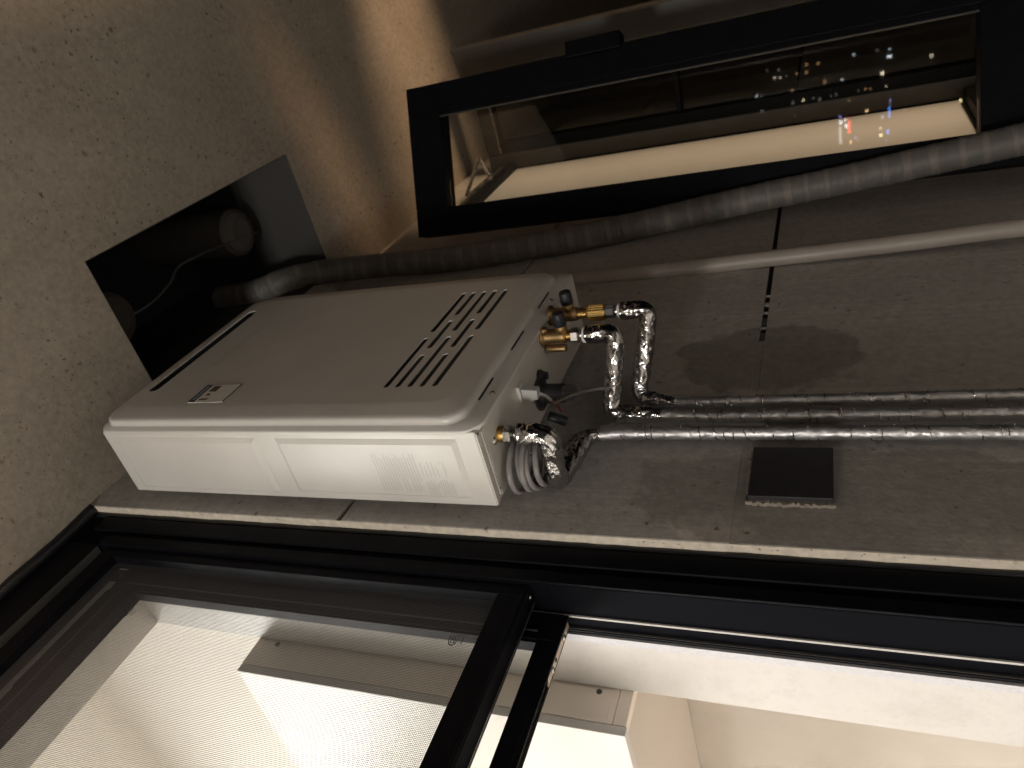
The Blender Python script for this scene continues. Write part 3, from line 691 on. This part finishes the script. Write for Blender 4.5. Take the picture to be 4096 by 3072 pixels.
# ---- foil wrapped pipes
def foil_pipe(label, pts, radii, r, split, white_collar, fat=1.3, thin=.0105):
    path = arc_path(pts, radii, .0018); o = thing("foil_wrapped_pipe", label, "pipe", tuple(path[0]), "foil wrapped pipes under the heater")
    sd = random.random() * 50
    # crumpled part (bends) and smoother straight run overlap in one continuous skin each
    acc = 0; cut = len(path)
    for i in range(1, len(path)):
        acc += (path[i] - path[i - 1]).length
        if acc >= split: cut = i; break
    def rf(amp, base_r, wrap=0.0, end=None):
        def f(i, a, p):
            base = base_r if end is None else base_r + (end - base_r) * max(0, min(1, (i - (cut - 16)) / 16))
            ca, sa = math.cos(a), math.sin(a); tot = 0
            for fr, am in ((52, 1.0), (110, .75), (230, .42)):
                k = fr / 70
                q = Vector((p.x * fr + ca * k * 1.7 + sd, p.y * fr + sa * k * 1.7, p.z * fr + (ca - sa) * .5 * k))
                tot += am * (.45 - 1.9 * abs(noise.noise(q)) ** .8)
            lump = noise.noise(Vector((p.x * 24, p.y * 24, p.z * 24 + sd)))
            turn = ((p.z * 52 + a / 6.283 + sd) % 1.0) * wrap
            return base * (1 + amp * (tot + .8 * lump)) + turn
        return f
    p1 = path[:cut + 3]; e = MB().tube(p1, r, 44, rf(.135, r * fat * .98, 0.0, thin * 1.06)); e.build("foil_bend", 'foil', o, smooth=True)
    p2 = path[cut:]; e = MB().tube(p2, r, 26, rf(.062, thin, .0006)); e.build("foil_straight", 'foil_smooth', o, smooth=True)
    # wound tape edges: thin raised turns at irregular spacing
    mb = MB(); i = 10
    while i < len(p2) - 30:
        a0 = random.uniform(0, 6.28); n = random.randint(8, 18); sl = random.uniform(-1, 1) * .5; P = []
        t_ = (p2[i + 1] - p2[i]).normalized(); u = t_.orthogonal().normalized(); w_ = t_.cross(u)
        for k in range(n):
            a = a0 + k * .22; c_ = p2[min(i + int(abs(sl) * k), len(p2) - 1)]; P.append(c_ + (u * math.cos(a) + w_ * math.sin(a)) * thin * 1.05)
        mb.tube(P, .0008, 5); i += random.randint(3, 10)
    mb.build("tape_ridge", 'foil', o)['kind'] = 'stuff'
    if white_collar:
        d = (path[1] - path[0]).normalized(); MB().lathe(path[0] - d * .0045, d, [(0, r * .80), (.0005, r * 1.16), (.0050, r * 1.20), (.0056, r * .9)], 26).build("foam_collar", 'white_foam', o, smooth=True)
    return o
RY_ = .631
foil_pipe("foil wrapped pipe nearest the kitchen window, looping out from the brass corner fitting",
          [(gx, gy, .400), (gx, gy, .356), (.742, .629, .362), (.855, RY_, .352), (.862, RY_, .300), (.866, RY_, -.90)], [.022, .020, .030, .016], .0108, .235, False, 1.46, .0096)
foil_pipe("middle foil wrapped pipe dropping from the capped valve with the silver nut",
          [(.964, .519, .357), (.964, .519, .309), (.909, RY_ - .002, .326), (.902, RY_, .175), (.910, RY_, -.90)], [.020, .018, .03], .0108, .235, True, 1.32, .0091)
foil_pipe("foil wrapped pipe farthest from the kitchen window, dropping from the ribbed brass coupling",
          [(1.013, .507, .311), (1.013, .507, .266), (.953, RY_ - .002, .290), (.939, RY_, .240), (.953, RY_, -.90)], [.018, .018, .02], .0098, .225, True, 1.38, .0080)

# ---- cables and small parts under the heater
cc = thing("coiled_cable", "coil of grey power cable hung behind the near foil wrapped bend", "cable", (.76, .59, .36))
mb = MB()
P = []
for k in range(5 * 40 + 1):
    a = 2 * math.pi * k / 40 + .6; q = k / 200
    wob = 1 + .10 * math.sin(a * .37 + 1.3)
    P.append((.757 + math.cos(a) * .046 * wob + .010 * q, .604 + math.sin(a) * .034 * wob, .417 - .036 * q + .006 * math.cos(a + .8) + .003 * math.sin(a * .6)))
mb.tube(resample([Vector(p) for p in P], .005), .0042, 10).build("cable_loops", 'cable', cc, smooth=True)
MB().tube(resample(spline([P[0], (.815, .622, .424), (.835, .618, .432)]), .004), .0038, 8).build("cable_tail", 'cable', cc, smooth=True)
MB().lathe((.818, .568, .385), (.15, .5, -.8), [(0, .006), (.002, .0072), (.026, .0072), (.028, .006)], 16).build("plug_sleeve", 'cap', cc, smooth=True)
cn = thing("wire_connector", "small white plug connector with a pale and red lead under the heater", "connector", (.838, .538, .41))
MB().frustum([(.829, .533, .398), (.842, .533, .398), (.842, .549, .400), (.829, .549, .400)], [(.829, .531, .423), (.844, .531, .423), (.844, .549, .423), (.829, .549, .423)]).build("housing", 'white_plastic', cn, .0012)
box("socket", 'enamel', (.826, .848, .526, .552, .4235, .4288), cn, .001)
MB().tube([(.8355, .541, .399), (.840, .549, .392), (.845, .560, .387)], .0023, 8).build("lead", 'white_plastic', cn, smooth=True)
MB().tube([(.8447, .5595, .3872), (.849, .571, .381), (.853, .585, .38)], .0019, 8).build("red_sleeve", 'wire_red', cn, smooth=True)
df = thing("condensate_outlet", "dark flanged drain outlet with grey tip under the heater", "pipe fitting", (.905, .585, .425))
MB().lathe((.902, .585, .4287), (0, 0, -1), [(0, .027), (.003, .027), (.0045, .024), (.006, .0165), (.010, .0155), (.040, .0148)], 26).build("flange", 'plate', df, smooth=False)
MB().lathe((.902, .585, .390), (0, 0, -1), [(0, .0128), (.001, .0135), (.019, .0125), (.020, .010)], 8).build("outlet_tip", 'nut_grey', df)
MB().lathe((.914, .560, .4287), (0, 0, -1), [(0, .010), (.004, .010), (.008, .007), (.014, .006)], 16).build("side_lug", 'plate', df)
tag(MB().tube(resample(spline([(.8455, .566, .385), (.866, .567, .366), (.890, .573, .345), (.915, .585, .325), (.945, .605, .318), (.965, .625, .325), (.985, .642, .340)]), .004), .0031, 8).build("thin_cable", 'hose_a', smooth=True),
    "thin grey cable arching from the connector to the wall under the heater", "cable")

# ---- black plate on the wall
pl = thing("cover_plate", "square charcoal cover plate on the wall left of the pipes with a rough mortar edge", "wall plate", (.79, W, .06))
box("plate", 'plate', (.739, .8395, W - .0125, W - .0005, .0125, .111), pl, .0010)
mb = MB()
for i in range(36):
    z = .010 + i * .0029; mb.box(.7345 + random.uniform(-.0016, .001), .7386, W - .0045 - random.uniform(0, .0022), W - .0005, z, z + .00285)
mb.build("mortar_edge", 'mortar', pl)
mb = MB()
for i in range(34):
    x = .7388 + i * .0030; mb.box(x, x + .00295, W - .0032 - random.uniform(0, .0015), W - .0005, .1114, .1138 + random.uniform(0, .0018))
mb.build("mortar_edge", 'mortar', pl)

# ---- ribbed flexible hose along the wall into the ceiling opening
hose_pts = [(1.40, .585, 1.50), (1.402, .580, 1.40), (1.416, .572, 1.340), (1.43, .565, 1.30), (1.484, .575, 1.243), (1.554, .600, 1.178), (1.582, .612, 1.025), (1.591, .616, .867), (1.626, .616, .628), (1.673, .611, .408), (1.712, .600, .200), (1.722, .585, .006), (1.721, .565, -.170), (1.703, .540, -.335), (1.694, .520, -.467), (1.69, .50, -.80)]
hp = resample(spline(hose_pts, 16), .0026)
ho = thing("ribbed_hose", "grey spiral-ribbed flexible hose running up the wall into the ceiling opening", "hose", tuple(hp[-1]))
MB().tube(hp, .0255, 24, lambda i, a, p: 0.0312 + .0005 * math.sin((i * .0026 / .0135) * 2 * math.pi + a)).build("hose_skin", 'hose_a', ho, smooth=True)
rng = random.Random(11); i = 30
while i < len(hp) - 20:
    n = rng.choice((5, 6, 8)); seg = hp[i:i + n]
    MB().tube(seg, .0264, 24, lambda k, a, p: .0317 + .0003 * math.sin(a * 3)).build("hose_band", 'hose_b', ho, smooth=True)
    i += n + rng.choice((9, 11, 13, 16))

# ---- cream drain pipe
dp = [(1.452, .641, 1.238), (1.452, .640, .80), (1.450, .638, .36), (1.450, .625, -.10), (1.450, .614, -.40), (1.45, .60, -1.5)]
dpo = thing("drain_pipe", "straight cream plastic drain pipe standing just off the wall behind the heater", "pipe", (1.45, .60, -1.5))
MB().tube(resample(spline(dp, 8), .04), .0165, 28).build("pipe_body", 'drain', dpo, smooth=True)
for z, y in ((.62, .638),): MB().lathe((1.4505, y, z + .02), (0, 0, -1), [(0, .0172), (.001, .0192), (.019, .0192), (.02, .0172)], 28).build("pipe_clip", 'drain', dpo)

# ---- towers across the street, seen only as reflections in the casement glass
f0 = Vector((-.77724, -.6292, 0)); u0 = Vector((.6292, -.77724, 0)); D = 80.0
lights = [(3.77, 6.97, 0.49, 0.21, 'o'), (3.76, 5.41, 0.37, 0.2, 'g'), (3.69, 4.39, 0.23, 0.17, 'g'), (3.93, 3.87, 0.2, 0.14, 'g'), (3.87, 2.37, 0.34, 0.28, 'w'), (3.72, 1.81, 0.28, 0.17, 'o'), (3.96, 1.35, 0.25, 0.28, 'w'), (2.5, 4.89, 0.26, 0.23, 'g'), (2.63, 5.96, 0.26, 0.15, 'g'), (1.82, 5.29, 0.23, 0.23, 'w'), (1.75, 4.78, 0.2, 0.23, 'w'), (1.8, 4.23, 0.17, 0.17, 'g'), (1.84, 3.27, 0.23, 0.2, 'o'), (2.5, 2.35, 0.26, 0.26, 'o'), (2.41, 1.29, 0.26, 0.25, 'o'), (1.83, 2.38, 0.29, 0.23, 'o'), (0.67, 0.78, 0.43, 0.2, 'o'), (0.57, -0.76, 0.23, 0.22, 'c'), (0.42, 3.71, 0.26, 0.2, 'o'), (0.46, 7.09, 0.24, 0.24, 'c'), (0.38, 6.64, 0.24, 0.21, 'g'), (-0.79, 3.72, 0.3, 0.26, 'g'), (-0.69, 2.77, 0.21, 0.29, 'y'), (-0.67, 1.83, 0.2, 0.23, 'g'), (-0.89, 1.26, 0.38, 0.26, 'g'), (-0.72, 0.26, 0.17, 0.2, 'g'), (-1.39, -1.34, 0.2, 0.19, 'o'), (3.94, -1.38, 0.28, 0.27, 'w'), (4.48, -1.91, 0.19, 0.16, 'o'), (2.6, -1.83, 0.25, 0.22, 'c'), (3.94, -0.29, 0.28, 0.19, 'g'), (3.92, -3.9, 0.33, 0.24, 'y'), (4.09, -4.39, 0.22, 0.21, 'b'), (2.63, -3.82, 0.22, 0.19, 'g'), (2.5, -4.88, 0.22, 0.18, 'c'), (1.89, -4.84, 0.25, 0.34, 'C'), (1.3, -8.3, 0.38, 0.28, 'w'), (0.52, -4.23, 0.34, 0.32, 'W'), (-0.61, -2.77, 0.17, 0.22, 'o'), (-0.68, -3.21, 0.17, 0.16, 'o'), (-0.71, -4.56, 0.17, 0.19, 'w'), (-2.63, -2.87, 0.29, 0.27, 'O'), (-2.0, -4.91, 0.2, 0.19, 'b'), (-2.32, -4.88, 0.26, 0.19, 'g'), (-3.07, -4.81, 0.98, 0.18, 'B'), (-2.81, -0.53, 0.23, 0.23, 'b'), (-3.33, -0.55, 0.35, 0.28, 'C'), (-4.54, -0.49, 1.64, 0.26, 'g2'), (-3.16, -0.98, 0.24, 0.2, 'C'), (-3.76, -1.05, 0.35, 0.28, 'C'), (-3.06, -1.2, 0.32, 0.14, 'r'), (-3.89, -1.3, 1.12, 0.25, 'R'), (-3.41, -4.23, 0.32, 0.22, 'c'), (-4.43, -4.05, 0.26, 0.22, 'y'), (-5.09, -4.07, 0.29, 0.27, 'Y'), (-4.85, -4.68, 0.41, 0.24, 'B'), (-5.65, -4.56, 0.18, 0.19, 'b'), (-5.31, -1.44, 0.27, 0.25, 'O'), (-4.94, -1.85, 0.21, 0.2, 'b'), (-5.24, -2.07, 0.18, 0.17, 'o'), (-3.05, -6.08, 0.2, 0.13, 'o'), (-3.03, -10.7, 0.31, 0.2, 'Y'), (-0.67, -2.18, 0.2, 0.14, 'g'), (-0.66, -0.21, 0.29, 0.14, 'g'), (-1.06, 6.65, 0.24, 0.3, 'g'), (-2.01, 3.63, 0.18, 0.18, 'g')]
tw = thing("apartment_tower", "dark apartment tower with scattered lit windows, seen as a reflection in the casement glass", "building", tuple(f0 * (D + 6) + Vector((0, 0, -14))))
A0 = f0 * (D + .2); B0 = f0 * (D + 12)
MB().frustum([tuple(A0 - u0 * 9 + Vector((0, 0, -14))), tuple(A0 + u0 * 8 + Vector((0, 0, -14))), tuple(B0 + u0 * 8 + Vector((0, 0, -14))), tuple(B0 - u0 * 9 + Vector((0, 0, -14)))],
             [tuple(A0 - u0 * 9 + Vector((0, 0, 34))), tuple(A0 + u0 * 8 + Vector((0, 0, 34))), tuple(B0 + u0 * 8 + Vector((0, 0, 34))), tuple(B0 - u0 * 9 + Vector((0, 0, 34)))]).build("tower_body", 'tower', tw)
for a, z, wa, hz, c in lights:
    cen = f0 * D + u0 * a + Vector((0, 0, z)); du = u0 * wa / 2; dz = Vector((0, 0, hz / 2)); fd = f0 * .19
    lo = [cen - du - dz, cen + du - dz, cen + du + dz, cen - du + dz]
    MB().frustum([tuple(p) for p in lo], [tuple(p + fd) for p in lo]).build("lit_sign" if max(wa, hz) > .6 else "lit_window", 'lit_' + c, tw)
